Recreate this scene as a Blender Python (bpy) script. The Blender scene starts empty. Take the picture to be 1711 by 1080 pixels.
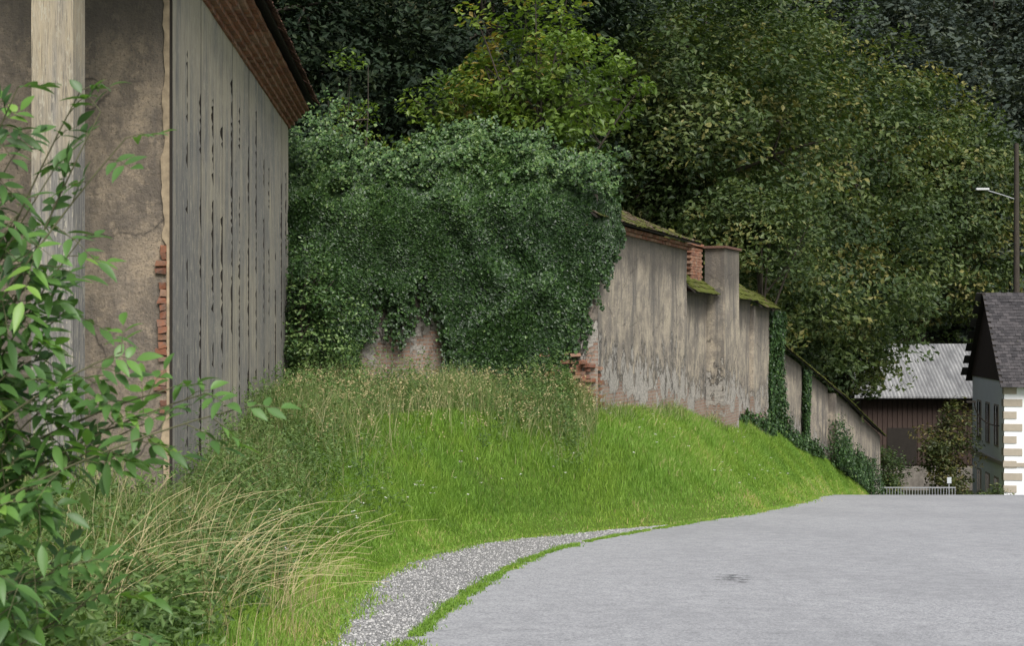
import bpy, math, numpy as np
from mathutils import Vector
R = np.random.default_rng(7)
scene = bpy.context.scene
scene.view_settings.view_transform = 'Standard'
scene.view_settings.look = 'None'
scene.view_settings.exposure = 0

# ------------------------------------------------------------------ helpers
def obj_from(name, verts, faces, mat, rnd=None, uv=None, parent=None, smooth=False, vattr=None):
    verts = np.asarray(verts, dtype=np.float32).reshape(-1, 3)
    me = bpy.data.meshes.new(name)
    if isinstance(faces, np.ndarray):
        n, k = faces.shape
        me.vertices.add(len(verts)); me.vertices.foreach_set('co', verts.ravel())
        me.loops.add(n * k); me.loops.foreach_set('vertex_index', faces.astype(np.int32).ravel())
        me.polygons.add(n); me.polygons.foreach_set('loop_start', np.arange(0, n * k, k, dtype=np.int32))
        me.polygons.foreach_set('loop_total', np.full(n, k, dtype=np.int32))
        me.update(calc_edges=True)
    else:
        me.from_pydata([tuple(map(float, v)) for v in verts], [], [tuple(int(i) for i in f) for f in faces])
        me.update()
    if rnd is not None:
        a = me.attributes.new('rnd', 'FLOAT', 'FACE'); a.data.foreach_set('value', np.asarray(rnd, dtype=np.float32))
    if vattr:
        for kx, val in vattr.items():
            a = me.attributes.new(kx, 'FLOAT', 'POINT'); a.data.foreach_set('value', np.asarray(val, dtype=np.float32))
    if uv is not None:
        ul = me.uv_layers.new(name='UVMap')
        li = np.zeros(len(me.loops), dtype=np.int32); me.loops.foreach_get('vertex_index', li)
        ul.data.foreach_set('uv', np.asarray(uv, dtype=np.float32)[li].ravel())
    me.polygons.foreach_set('use_smooth', np.full(len(me.polygons), bool(smooth), dtype=bool))
    if mat: me.materials.append(mat)
    o = bpy.data.objects.new(name, me)
    scene.collection.objects.link(o)
    if parent: o.parent = parent
    return o

def empty(name):
    o = bpy.data.objects.new(name, None); scene.collection.objects.link(o); return o

def nz(v):
    return v / np.maximum(np.linalg.norm(v, axis=-1, keepdims=True), 1e-9)

class Fn:
    """smooth irregular field: sum of random waves, about -1..1"""
    def __init__(s, seed, dim, freq, octs=3, stretch=None):
        r = np.random.default_rng(seed); s.k = []; 
        for o in range(octs):
            for _ in range(7):
                d = nz(r.normal(size=dim)); d = d * freq * (2**o) * r.uniform(.6, 1.5)
                if stretch is not None: d = d * np.array(stretch)
                s.k.append((d, r.uniform(0, 6.28), .6**o))
        s.n = sum(a for _, _, a in s.k) * .42
    def __call__(s, *c):
        t = 0
        for d, p, a in s.k: t = t + a*np.sin(sum(ci*di for ci, di in zip(c, d)) + p)
        return np.clip(t / s.n, -1.3, 1.3)

def boxes(centers, sizes, axes, name, mat, parent=None, rnd=None, jitter=0.0):
    centers = np.asarray(centers, float).reshape(-1, 3); n = len(centers)
    sizes = np.broadcast_to(np.asarray(sizes, float), (n, 3)); axes = np.broadcast_to(np.asarray(axes, float), (n, 3, 3))
    c = np.array([[-1,-1,-1],[1,-1,-1],[1,1,-1],[-1,1,-1],[-1,-1,1],[1,-1,1],[1,1,1],[-1,1,1]]) * .5
    loc = c[None] * sizes[:, None, :]
    if jitter: loc = loc + R.normal(0, jitter, loc.shape)
    v = np.einsum('nij,njk->nik', loc, axes) + centers[:, None, :]
    f = np.array([[0,3,2,1],[4,5,6,7],[0,1,5,4],[1,2,6,5],[2,3,7,6],[3,0,4,7]])
    F = (f[None] + 8 * np.arange(n)[:, None, None]).reshape(-1, 4)
    if rnd is None: rnd = R.random(n)
    return obj_from(name, v.reshape(-1, 3), F, mat, rnd=np.repeat(rnd, 6), parent=parent)

def box(name, lo, hi, mat, parent=None, axes=np.eye(3), origin=(0,0,0)):
    lo = np.array(lo, float); hi = np.array(hi, float); axes = np.array(axes, float)
    c = (lo + hi) / 2
    return boxes([c @ axes + np.array(origin)], [hi - lo], [axes], name, mat, parent)

def tubes(paths, name, mat, parent=None, sides=6):
    V = []; F = []; off = 0
    for pts, rad in paths:
        pts = np.asarray(pts, float); n = len(pts)
        d = np.gradient(pts, axis=0); d = nz(d)
        up = np.array([0, 0, 1.]) if abs(d[0][2]) < .9 else np.array([1., 0, 0])
        a = nz(np.cross(d, up)); b = nz(np.cross(d, a))
        th = np.linspace(0, 2 * np.pi, sides, endpoint=False)
        ring = pts[:, None] + np.asarray(rad)[:, None, None] * (np.cos(th)[None, :, None] * a[:, None] + np.sin(th)[None, :, None] * b[:, None])
        V.append(ring.reshape(-1, 3))
        for i in range(n - 1):
            for j in range(sides):
                k = (j + 1) % sides
                F.append([off + i*sides + j, off + i*sides + k, off + (i+1)*sides + k, off + (i+1)*sides + j])
        off += n * sides
    return obj_from(name, np.concatenate(V), np.array(F), mat, parent=parent, smooth=True)

def leaf_quads(C, N, L, W, rng, T=None, fold=.12):
    n = len(C); N = nz(N)
    if T is None: T = rng.normal(size=(n, 3))
    T = nz(T - N * np.sum(T * N, axis=1, keepdims=True)); B = np.cross(N, T)
    L = np.broadcast_to(L, n)[:, None]; W = np.broadcast_to(W, n)[:, None]
    v = np.stack([C - T*L*.5, C + B*W*.5 + N*W*fold - T*L*.08, C + T*L*.5 - N*L*.08, C - B*W*.5 + N*W*fold - T*L*.08], axis=1)
    return v.reshape(-1, 3), np.arange(n * 4).reshape(n, 4)

def blades(P, H, Wd, lean, rng, curve=.35):
    n = len(P)
    th = rng.uniform(0, 2*np.pi, n); S = np.stack([np.cos(th), np.sin(th), 0*th], 1)
    ph = rng.uniform(0, 2*np.pi, n); D = np.stack([np.cos(ph), np.sin(ph), 0*ph], 1) * (lean * rng.random(n) * H)[:, None]
    Z = np.array([0, 0, 1.])[None]
    H_ = H[:, None]; W_ = Wd[:, None]
    p0 = P; p1 = P + Z*H_*.55 + D*curve; p2 = P + Z*H_*(1 - .25*np.linalg.norm(D, axis=1, keepdims=True)/H_) + D
    v = np.stack([p0 - S*W_*.5, p0 + S*W_*.5, p1 + S*W_*.42, p1 - S*W_*.42, p2 + S*W_*.07, p2 - S*W_*.07], 1)
    b = 6 * np.arange(n)[:, None]
    F = np.concatenate([b + np.array([[0,1,2,3]]), b + np.array([[3,2,4,5]])], 1).reshape(-1, 4)
    return v.reshape(-1, 3), F

# ------------------------------------------------------------------ node helpers
class M:
    def __init__(s, name):
        s.m = bpy.data.materials.new(name); s.m.use_nodes = True
        s.nt = s.m.node_tree; s.nt.nodes.clear(); s.out = s.n('ShaderNodeOutputMaterial')
    def n(s, t, **kw):
        x = s.nt.nodes.new(t)
        for k, v in kw.items(): setattr(x, k, v)
        return x
    def l(s, a, b): s.nt.links.new(a, b)
    def geo(s): return s.n('ShaderNodeNewGeometry').outputs['Position']
    def uv(s): return s.n('ShaderNodeTexCoord').outputs['UV']
    def attr(s, name): return s.n('ShaderNodeAttribute', attribute_name=name).outputs['Fac']
    def mapp(s, v, scale=(1,1,1), loc=(0,0,0)):
        m = s.n('ShaderNodeMapping'); s.l(v, m.inputs[0]); m.inputs['Scale'].default_value = scale; m.inputs['Location'].default_value = loc
        return m.outputs[0]
    def noise(s, v, scale, detail=5, rough=.6, dist=0):
        x = s.n('ShaderNodeTexNoise'); s.l(v, x.inputs['Vector'])
        x.inputs['Scale'].default_value = scale; x.inputs['Detail'].default_value = detail
        x.inputs['Roughness'].default_value = rough; x.inputs['Distortion'].default_value = dist
        return x.outputs['Fac']
    def voro(s, v, scale, feature='F1', out='Distance'):
        x = s.n('ShaderNodeTexVoronoi', feature=feature); s.l(v, x.inputs['Vector']); x.inputs['Scale'].default_value = scale
        return x.outputs[out]
    def ramp(s, f, stops, interp='LINEAR'):
        r = s.n('ShaderNodeValToRGB'); r.color_ramp.interpolation = interp
        e = r.color_ramp.elements
        while len(e) < len(stops): e.new(.5)
        for i, (p, c) in enumerate(stops):
            e[i].position = p
            e[i].color = (c, c, c, 1) if isinstance(c, (int, float)) else (*c, 1)
        s.l(f, r.inputs[0]); return r.outputs[0]
    def mix(s, f, a, b, mode='MIX'):
        x = s.n('ShaderNodeMix', data_type='RGBA', blend_type=mode)
        for ix, val in ((0, f), (6, a), (7, b)):
            sock = x.inputs[ix]
            if isinstance(val, (int, float)): sock.default_value = float(val) if ix == 0 else (val, val, val, 1)
            elif isinstance(val, tuple): sock.default_value = (*val, 1)
            else: s.l(val, sock)
        return x.outputs[2]
    def math(s, op, a, b=0.0, clamp=False):
        x = s.n('ShaderNodeMath', operation=op, use_clamp=clamp)
        for i, val in enumerate((a, b)):
            if isinstance(val, (int, float)): x.inputs[i].default_value = val
            else: s.l(val, x.inputs[i])
        return x.outputs[0]
    def bump(s, h, strength=.4, dist=.02):
        b = s.n('ShaderNodeBump'); s.l(h, b.inputs['Height']); b.inputs['Strength'].default_value = strength; b.inputs['Distance'].default_value = dist
        return b.outputs[0]
    def bsdf(s, col, rough=.8, spec=.3, normal=None, connect=True):
        p = s.n('ShaderNodeBsdfPrincipled')
        if isinstance(col, tuple): p.inputs['Base Color'].default_value = (*col, 1)
        else: s.l(col, p.inputs['Base Color'])
        if isinstance(rough, (int, float)): p.inputs['Roughness'].default_value = rough
        else: s.l(rough, p.inputs['Roughness'])
        p.inputs['Specular IOR Level'].default_value = spec
        if normal is not None: s.l(normal, p.inputs['Normal'])
        if connect: s.l(p.outputs[0], s.out.inputs[0])
        return p.outputs[0]

def mat_leaf(name, stops, trans=.3, rough=.5, spec=.4, patch=None, pscale=.5, tcol=None):
    m = M(name)
    c = m.ramp(m.attr('rnd'), stops)
    if patch:
        f = m.ramp(m.noise(m.geo(), pscale, 3), [(.4, 0.), (.62, 1.)])
        c = m.mix(f, c, m.mix(1., c, patch, 'MULTIPLY'))
    b = m.bsdf(c, rough, spec, connect=False)
    t = m.n('ShaderNodeBsdfTranslucent'); m.l(m.mix(1., c, tcol or (1.3, 1.4, .6), 'MULTIPLY'), t.inputs[0])
    mx = m.n('ShaderNodeMixShader'); mx.inputs[0].default_value = trans
    m.l(b, mx.inputs[1]); m.l(t.outputs[0], mx.inputs[2]); m.l(mx.outputs[0], m.out.inputs[0])
    return m.m

# ------------------------------------------------------------------ materials
def mat_plaster(name, base=(.40,.345,.265), stain=(.23,.20,.165), brick=.72, lime=.62, streak=.78, speck=.45, patchc=(.18,.16,.14), patchf=.65, crack=.7):
    m = M(name); uv = m.uv(); g = m.geo(); h = m.attr('hrel')
    n1 = m.noise(m.mapp(uv, (1,1,1)), .9, 8, .65)
    c = m.mix(m.ramp(n1, [(.40, 0.), (.62, 1.)]), base, stain)
    n4 = m.noise(m.mapp(uv, (1.1, .6, 1), (7, 3, 0)), 2.2, 9, .72)
    c = m.mix(m.ramp(n4, [(.48, 0.), (.56, patchf)]), c, patchc)
    n5 = m.noise(m.mapp(uv, (1.1, .9, 1), (1, 9, 0)), 4.3, 8, .7)
    c = m.mix(m.ramp(n5, [(.54, 0.), (.60, patchf*.9)]), c, tuple(min(.6, x*1.1) for x in base))
    st = m.noise(m.mapp(uv, (1.0, .12, 1)), 1.5, 7, .7)
    st2 = m.noise(m.mapp(uv, (6, .3, 1)), 1.5, 4, .6)
    sf = m.ramp(m.math('ADD', m.math('MULTIPLY', st, .8), m.math('MULTIPLY', st2, .2)), [(.49, 0.), (.58, 1.)])
    c = m.mix(m.math('MULTIPLY', sf, streak), c, (.115,.11,.105))
    n2 = m.noise(uv, 14, 5, .7)
    c = m.mix(m.ramp(n2, [(.45, 0.), (.70, speck)]), c, (.17,.145,.12))
    n3 = m.noise(uv, 36, 3, .7); c = m.mix(m.ramp(n3, [(.56, 0.), (.66, speck*1.2)]), c, (.08,.07,.06))
    c = m.mix(m.math('MULTIPLY', m.ramp(m.math('ADD', h, m.math('MULTIPLY', st, .35)), [(.88, 0.), (1.2, 1.)]), .7), c, (.09,.08,.07))
    nl = m.noise(m.mapp(uv, (1.2, .5, 1)), 2.3, 9, .74)
    lv = m.math('SUBTRACT', m.math('ADD', nl, lime * .3), m.math('MULTIPLY', h, .62))
    lf = m.ramp(lv, [(.53, 0.), (.54, 1.)])
    c = m.mix(m.math('MULTIPLY', lf, .85), c, m.mix(m.ramp(n2, [(.35, 0.), (.65, 1.)]), (.19,.18,.165), (.42,.39,.345)))
    ed = m.ramp(lv, [(.485, 0.), (.53, 1.), (.542, 0.)])
    c = m.mix(m.math('MULTIPLY', ed, .9), c, (.045,.042,.038))
    nb = m.noise(m.mapp(uv, (.8, .8, 1), (3.3, 1.7, 0)), 1.5, 7, .6)
    bf = m.ramp(m.math('SUBTRACT', m.math('ADD', nb, brick * .3), m.math('MULTIPLY', h, 1.0)), [(.63, 0.), (.64, 1.)])
    bt = m.n('ShaderNodeTexBrick'); m.l(uv, bt.inputs['Vector'])
    bt.inputs['Color1'].default_value = (.24,.11,.07,1); bt.inputs['Color2'].default_value = (.30,.19,.13,1)
    bt.inputs['Mortar'].default_value = (.27,.25,.22,1); bt.inputs['Scale'].default_value = 1
    bt.inputs['Brick Width'].default_value = .28; bt.inputs['Row Height'].default_value = .09; bt.inputs['Mortar Size'].default_value = .014
    bc = m.mix(m.ramp(n2, [(.38, 0.), (.6, .85)]), bt.outputs[0], (.22,.195,.165))
    c = m.mix(bf, c, bc)
    nzv = m.n('ShaderNodeTexNoise'); m.l(uv, nzv.inputs['Vector']); nzv.inputs['Scale'].default_value = 1.5; nzv.inputs['Detail'].default_value = 5
    cr = m.ramp(m.voro(m.mix(.35, uv, nzv.outputs['Color']), .9, 'DISTANCE_TO_EDGE'), [(0, 1.), (.012, 0.)])
    c = m.mix(m.math('MULTIPLY', m.math('MULTIPLY', cr, crack), m.ramp(n1, [(.45, 0.), (.55, 1.)])), c, (.07,.06,.05))
    hh = m.math('SUBTRACT', m.math('ADD', m.math('MULTIPLY', n1, .6), m.math('ADD', m.math('MULTIPLY', n2, .5), m.math('MULTIPLY', n4, .8))), m.math('MULTIPLY', m.math('ADD', bf, lf), .5))
    m.bsdf(c, .9, .12, m.bump(hh, .9, .05)); return m.m

def mat_brick(name, k=1.):
    m = M(name); g = m.geo()
    c = m.ramp(m.attr('rnd'), [(0, (.17*k,.07*k,.045*k)), (.5, (.27*k,.12*k,.07*k)), (1, (.31*k,.19*k,.13*k))])
    n = m.noise(g, 9, 6, .7)
    c = m.mix(m.ramp(n, [(.42, 0.), (.66, .85)]), c, (.15,.12,.10))
    m.bsdf(c, .9, .12, m.bump(n, .6, .02)); return m.m

def mat_boards(name, tint=(.47,.415,.31), stainy=1.):
    m = M(name); g = m.geo()
    a = m.noise(m.mapp(g, (1.3, 1.2, .12)), 3.0, 6, .7)
    b = m.noise(m.mapp(g, (9, 9, .3)), 2.2, 6, .75)
    d = m.noise(m.mapp(g, (.6, .35, .55)), .6, 4)
    sep = m.n('ShaderNodeSeparateXYZ'); m.l(g, sep.inputs[0])
    zf = m.ramp(m.math('MULTIPLY', m.math('ADD', sep.outputs[2], 3.0), .13), [(0, .12), (.45, .09), (.85, 0.)])
    c = m.mix(m.ramp(b, [(.35, 0.), (.65, .6)]), tint, (.35,.315,.25))
    f = m.ramp(m.math('ADD', m.math('ADD', m.math('MULTIPLY', a, .5), m.math('MULTIPLY', d, .5)), zf), [(.48, 0.), (.60, .95)])
    c = m.mix(m.math('MULTIPLY', f, stainy), c, m.mix(m.ramp(b, [(.38, 0.), (.62, 1.)]), (.31,.295,.27), (.15,.147,.142)))
    fine = m.noise(m.mapp(g, (26, 26, .7)), 3, 4, .7)
    c = m.mix(m.ramp(fine, [(.53, 0.), (.63, .65)]), c, (.09,.085,.078))
    ch = m.noise(m.mapp(g, (5, 5, 1.3)), 3.4, 7, .75)
    c = m.mix(m.ramp(ch, [(.55, 0.), (.58, .75)]), c, (.48,.435,.34))
    c = m.mix(m.math('MULTIPLY', m.attr('rnd'), .2), c, (.16,.155,.15))
    m.bsdf(c, .85, .15, m.bump(m.math('ADD', m.math('ADD', b, fine), ch), .7, .03)); return m.m

def mat_tiles(name, moss=.5, cols=((.075,.05,.04), (.13,.085,.065), (.17,.13,.11))):
    m = M(name); g = m.geo()
    c = m.ramp(m.attr('rnd'), [(0, cols[0]), (.5, cols[1]), (1, cols[2])])
    n = m.noise(g, 2.4, 6, .7); n2 = m.noise(g, 30, 4)
    f = m.ramp(m.math('ADD', n, (moss - .5) * .4), [(.46, 0.), (.56, 1.)])
    c = m.mix(f, c, m.mix(n2, (.045,.06,.014), (.13,.14,.03)))
    m.bsdf(c, .9, .15, m.bump(m.math('ADD', n2, f), .8, .03)); return m.m

def mat_simple(name, col, rough=.8, var=.3, scale=4, spec=.3, stretch=(1,1,1)):
    m = M(name); n = m.noise(m.mapp(m.geo(), stretch), scale, 6, .65)
    c = m.mix(m.ramp(n, [(.3, 0.), (.7, 1.)]), col, tuple(x * (1 - var) for x in col))
    m.bsdf(c, rough, spec, m.bump(n, .3, .02)); return m.m

m_plaster = mat_plaster('old_plaster')
m_plaster_dark = mat_plaster('dark_plaster', (.33,.265,.19), (.18,.15,.12), brick=.1, lime=-.3, streak=.4, speck=.7, patchc=(.13,.11,.09), patchf=.75, crack=1.)
m_plaster_ivy = mat_plaster('flaking_plaster', (.30,.255,.20), (.18,.15,.125), brick=1.3, lime=.9)
m_brick = mat_brick('weathered_brick')
m_boards = mat_boards('weathered_boards')
m_tiles = mat_tiles('mossy_tiles', .58)
m_tiles_mossy = mat_tiles('very_mossy_tiles', .75)
m_tiles_red = mat_tiles('old_red_tiles', .05, ((.06,.035,.028), (.10,.055,.04), (.14,.08,.06)))
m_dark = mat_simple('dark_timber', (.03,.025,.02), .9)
m_bark = mat_simple('bark', (.07,.058,.045), .95, .5, 6, stretch=(3,3,.6))
m_twig = mat_simple('twig', (.12,.12,.06), .8, .4, 20)

def mat_ground():
    m = M('ground_soil'); g = m.geo(); fo = m.attr('forest')
    n = m.noise(g, 1.2, 8, .7); n2 = m.noise(g, 18, 5, .7)
    c = m.mix(n2, (.05,.09,.015), (.13,.20,.03))
    c = m.mix(m.ramp(n, [(.55, 0.), (.70, .6)]), c, (.12,.10,.055))
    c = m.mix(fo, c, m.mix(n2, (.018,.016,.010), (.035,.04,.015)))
    m.bsdf(c, 1., .1, m.bump(n2, .8, .06)); return m.m
m_ground = mat_ground()

def mat_road():
    m = M('asphalt'); g = m.geo()
    fine = m.noise(g, 30, 3, .8); mid = m.noise(g, 4, 7, .78); big = m.noise(m.mapp(g, (.5,.25,1)), .8, 4, .55)
    c = m.mix(m.ramp(fine, [(.38, 0.), (.62, 1.)]), (.22,.222,.23), (.40,.402,.41))
    c = m.mix(m.ramp(big, [(.42, 0.), (.60, .45)]), c, (.24,.242,.25))
    c = m.mix(m.ramp(mid, [(.50, 0.), (.68, .45)]), c, (.45,.45,.455))
    c = m.mix(m.ramp(mid, [(.32, .45), (.46, 0.)]), c, (.17,.172,.178))
    vo = m.voro(g, 36); c = m.mix(m.ramp(vo, [(.0, .65), (.3, 0.)]), c, (.11,.11,.113))
    vm = m.n('ShaderNodeVectorMath', operation='DISTANCE'); m.l(m.mapp(g, (1.15,.40,0)), vm.inputs[0]); vm.inputs[1].default_value = (2.68*1.15, 17.4*.40, 0)
    st = m.ramp(m.math('ADD', vm.outputs['Value'], m.math('MULTIPLY', mid, 1.6)), [(.82, .8), (1.3, 0.)])
    c = m.mix(st, c, (.05,.052,.055))
    m.bsdf(c, .8, .25, m.bump(m.math('ADD', fine, vo), .5, .008)); return m.m
m_road = mat_road()
def mat_gravel():
    m = M('gravel'); g = m.geo()
    v = m.n('ShaderNodeTexVoronoi'); m.l(g, v.inputs['Vector']); v.inputs['Scale'].default_value = 38
    c = m.ramp(m.math('MULTIPLY', v.outputs['Color'], 1.), [(0, (.15,.15,.15)), (.5, (.28,.28,.275)), (1, (.46,.45,.43))])
    c = m.mix(m.ramp(v.outputs['Distance'], [(.35, 0.), (.7, .7)]), c, (.12,.115,.105))
    m.bsdf(c, .9, .2, m.bump(m.math('SUBTRACT', 1., v.outputs['Distance']), 1., .02)); return m.m
m_gravel = mat_gravel()

# ------------------------------------------------------------------ terrain functions
def sm(xs, ys):
    def f(y):
        y = np.asarray(y, float)
        return sum(np.interp(y + d, xs, ys) for d in (-2, -1, 0, 1, 2)) / 5
    return f
zr0 = sm([-400, 0, 46, 52, 60, 72, 80, 90, 110, 400], [20, -1.6, -5.625, -6.28, -7.5, -9.5, -10.55, -12.2, -13.1, -13.1])
def zr(y): return zr0(y)
xe = sm([-400, 0, 6, 11.45, 16, 20, 23.5, 28.8, 34, 41, 47.5, 55, 64, 76, 84, 400], [-1.0, -.9, -1.05, -.85, -.4, .22, 1.05, 3.35, 5.7, 8.4, 10.3, 12.3, 15.7, 20.7, 25, 160])
wg = sm([-400, 6, 11.45, 14, 17.9, 22.8, 25.5, 28, 30, 400], [.4, .6, .6, 1.1, 1.6, 1.85, 1.55, .8, .06, .05])
bw = sm([-400, 44, 52, 60, 400], [3.8, 3.8, 2.2, 1.5, 1.5])
def xg(y): return xe(y) - wg(y)
Hy = sm([-400, 8, 12, 17, 24, 30, 35, 41, 51, 64, 76, 90, 400], [.9, .85, .9, 1.1, 1.7, 2.25, 2.6, 2.7, 2.55, 1.9, .8, 0, 0])
fb = Fn(3, 2, 1.1, 2)
def hgt(x, y):
    x = np.asarray(x, float); y = np.asarray(y, float)
    d = xg(y) - x
    t = np.clip(d / bw(y), 0, 1); z = zr(y) + Hy(y) * (1 - (1 - t) ** 1.25)
    z = z + np.clip(d - 12, 0, 45) * .38
    z = z + np.clip(y - 128, 0, 150) * .5
    z = z + .07 * fb(x, y) * np.clip(t*1.5, 0, 1) * (y < 60)
    return z

ys = np.concatenate([np.arange(-400, -20, 40), np.arange(-20, 4, 4), np.arange(4, 60, .5), np.arange(60, 130, 2), np.arange(130, 420, 10)])
sl = np.unique(np.concatenate([-np.geomspace(14, 400, 16), -np.arange(0, 14, .35)]))
sr = np.concatenate([np.array([2, 4, 6, 8, 9, 10, 12, 16, 24, 40, 70, 120, 220, 400])])
rows = []; fr = []
for y in ys:
    a, b = float(xg(y)), float(xe(y))
    xs = np.concatenate([a + sl, np.linspace(a, b, 4)[1:], b + sr])
    z = hgt(xs, y)
    rows.append(np.stack([xs, np.full_like(xs, y), z], 1))
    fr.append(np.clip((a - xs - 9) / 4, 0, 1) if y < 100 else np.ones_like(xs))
V = np.array(rows); nr, nc, _ = V.shape
idx = np.arange(nr * nc).reshape(nr, nc)
F = np.stack([idx[:-1, :-1], idx[:-1, 1:], idx[1:, 1:], idx[1:, :-1]], -1).reshape(-1, 4)
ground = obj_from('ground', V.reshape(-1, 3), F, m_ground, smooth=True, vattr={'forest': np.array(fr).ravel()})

ry = ys[(ys >= -20) & (ys <= 90)]
def strip(name, fl, frr, nx, dz, mat):
    A = []
    for y in ry:
        x = np.linspace(fl(y), frr(y), nx); A.append(np.stack([x, np.full(nx, y), zr(y) + dz + 0*x], 1))
    A = np.array(A); i = np.arange(A.shape[0]*nx).reshape(-1, nx)
    f = np.stack([i[:-1, :-1], i[:-1, 1:], i[1:, 1:], i[1:, :-1]], -1).reshape(-1, 4)
    return obj_from(name, A.reshape(-1, 3), f, mat, smooth=True)
strip('road', lambda y: float(xe(y)), lambda y: float(xe(y)) + 9, 6, .010, m_road)
strip('gravel_shoulder', lambda y: float(xg(y)), lambda y: float(xe(y)), 4, .005, m_gravel)

# ------------------------------------------------------------------ walls
def wall(name, p0, p1, zb, zt, th, mat, parent=None, wob=.02, nu=None, nv=16, out=0.0, u0=0):
    p0 = np.array(p0, float); p1 = np.array(p1, float); d = p1 - p0; L = np.linalg.norm(d); d /= L
    n = np.array([d[1], -d[0]]); nu = nu or max(4, int(L / .35))
    p0 = p0 + n*out; p1 = p1 + n*out
    u = np.linspace(0, 1, nu + 1); v = np.linspace(0, 1, nv + 1)
    U, Vv = np.meshgrid(u, v, indexing='ij')
    b = zb[0] + (zb[1]-zb[0])*U; t = zt[0] + (zt[1]-zt[0])*U
    Z = b + (t-b)*Vv
    amp = wob * (np.sin(U*L*1.7 + Z*2.3) * .5 + np.sin(U*L*.6 - Z*1.1 + 1) + R.normal(0, .2, U.shape))
    X = p0[0] + d[0]*U*L + n[0]*amp; Y = p0[1] + d[1]*U*L + n[1]*amp
    front = np.stack([X, Y, Z], -1)
    back = np.stack([p0[0] + d[0]*U*L - n[0]*th, p0[1] + d[1]*U*L - n[1]*th, Z], -1)
    A = np.stack([front, back]); I = np.arange(2*(nu+1)*(nv+1)).reshape(2, nu+1, nv+1)
    q = lambda a, b_, c, e: np.stack([a, b_, c, e], -1).reshape(-1, 4)
    Fs = [q(I[0,:-1,:-1], I[0,1:,:-1], I[0,1:,1:], I[0,:-1,1:]), q(I[1,1:,:-1], I[1,:-1,:-1], I[1,:-1,1:], I[1,1:,1:]),
          q(I[0,:-1,-1], I[0,1:,-1], I[1,1:,-1], I[1,:-1,-1]), q(I[0,0,1:], I[1,0,1:], I[1,0,:-1], I[0,0,:-1]), q(I[0,-1,:-1], I[1,-1,:-1], I[1,-1,1:], I[0,-1,1:])]
    uvf = np.stack([u0 + U*L, Z], -1); uvb = np.stack([u0 + U*L + th, Z], -1)
    uvs = np.stack([uvf, uvb]).reshape(-1, 2)
    hr = np.clip((Z - (b + 1.0)) / (t - b - 1.0), 0, 1); hr = np.stack([hr, hr]).ravel()
    return obj_from(name, A.reshape(-1, 3), np.concatenate(Fs), mat, uv=uvs, parent=parent, vattr={'hrel': hr}, rnd=np.full(sum(len(q_) for q_ in Fs), .3))

def tile_roof(name, e0, e1, r0, r1, mat, parent, tw=.19, tl=.30):
    e0, e1, r0, r1 = [np.array(p, float) for p in (e0, e1, r0, r1)]
    L = np.linalg.norm(e1 - e0); S = max(np.linalg.norm(r0 - e0), np.linalg.norm(r1 - e1))
    nx = int(L / tw); ny = max(2, int(S / (tl * .72)))
    C = []; AX = []; SZ = []
    for j in range(ny):
        t = (j + .35) / ny
        for i in range(nx):
            s = (i + .5 + (.5 if j % 2 else 0)) / nx
            if s > 1: continue
            E = e0 + (e1-e0)*s; Rr = r0 + (r1-r0)*s
            up = Rr - E; ln = np.linalg.norm(up)
            up /= max(ln, 1e-6); al = nz(e1 - e0); nn = nz(np.cross(al, up));
            if nn[2] < 0: nn = -nn
            up2 = nz(up - nn*.10 + R.normal(0, .02, 3)); nn2 = nz(np.cross(np.cross(up2, nn), up2)); ax = np.cross(up2, nn2)
            C.append(E + (Rr-E)*t + nn*(.03 + R.normal(0, .006))); AX.append([ax, up2, nn2])
            SZ.append([tw*.97, max(ln/ny*1.45, .04), .022])
    q = obj_from(name + '_deck', [e0, e1, r1, r0, e0-[0,0,.06], e1-[0,0,.06], r1-[0,0,.06], r0-[0,0,.06]],
                 [(0,1,2,3), (7,6,5,4), (0,4,5,1), (1,5,6,2), (2,6,7,3), (3,7,4,0)], m_dark, parent=parent)
    return boxes(C, SZ, AX, name, mat, parent, jitter=.006)

def wx(y): return 2.07 + .41 * (y - 34)
D = nz(np.array([.41, 1.])); NW = np.array([D[1], -D[0]])
def W3(y, off, z): return np.array([wx(y) + NW[0]*off, y + NW[1]*off, z])

gw = empty('old_garden_wall')
def sec(y0, y1, zt, out=0., th=.5, mat=m_plaster, nm='wall_section', u0=0):
    zb = (float(hgt(wx(y0), y0)) - .9, float(hgt(wx(y1), y1)) - .9)
    return wall(nm, (wx(y0), y0), (wx(y1), y1), zb, zt, th, mat, gw, out=out, u0=u0)
sec(33.0, 41.4, (2.50, 2.32), .0, .6, u0=0)
sec(41.4, 43.9, (.95, .9), -.12, .5, u0=11)
sec(45.6, 48.9, (.82, .78), .0, .5, u0=17)
sec(48.9, 51.3, (.60, .55), .12, .5, u0=22)
sec(51.4, 64.5, (-.35, -2.95), -.25, .5, u0=27)
sec(64.6, 78, (-3.2, -6.2), .1, .5, u0=43)
wall('pillar_side', tuple(W3(43.95, 0, 0)[:2] + NW*-.2), tuple(W3(43.95, .42, 0)[:2]), (-4, -4), (2.3, 2.3), .3, m_plaster, gw, wob=.008, nu=4, u0=60)
wall('pillar_front', tuple(W3(43.95, .43, 0)[:2]), tuple(W3(45.7, .43, 0)[:2]), (-4, -4), (2.3, 2.3), .62, m_plaster, gw, wob=.008, u0=50)
ax3 = np.array([[D[0], D[1], 0], [NW[0], NW[1], 0], [0, 0, 1]])
def along_box(nm, y0, y1, o0, o1, z0, z1, mat):
    c = (W3(y0, o0, z0) + W3(y1, o1, z1)) / 2
    return boxes([c], [[(y1-y0)*1.081, o1-o0, z1-z0]], [ax3], nm, mat, gw)
C = []; 
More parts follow.
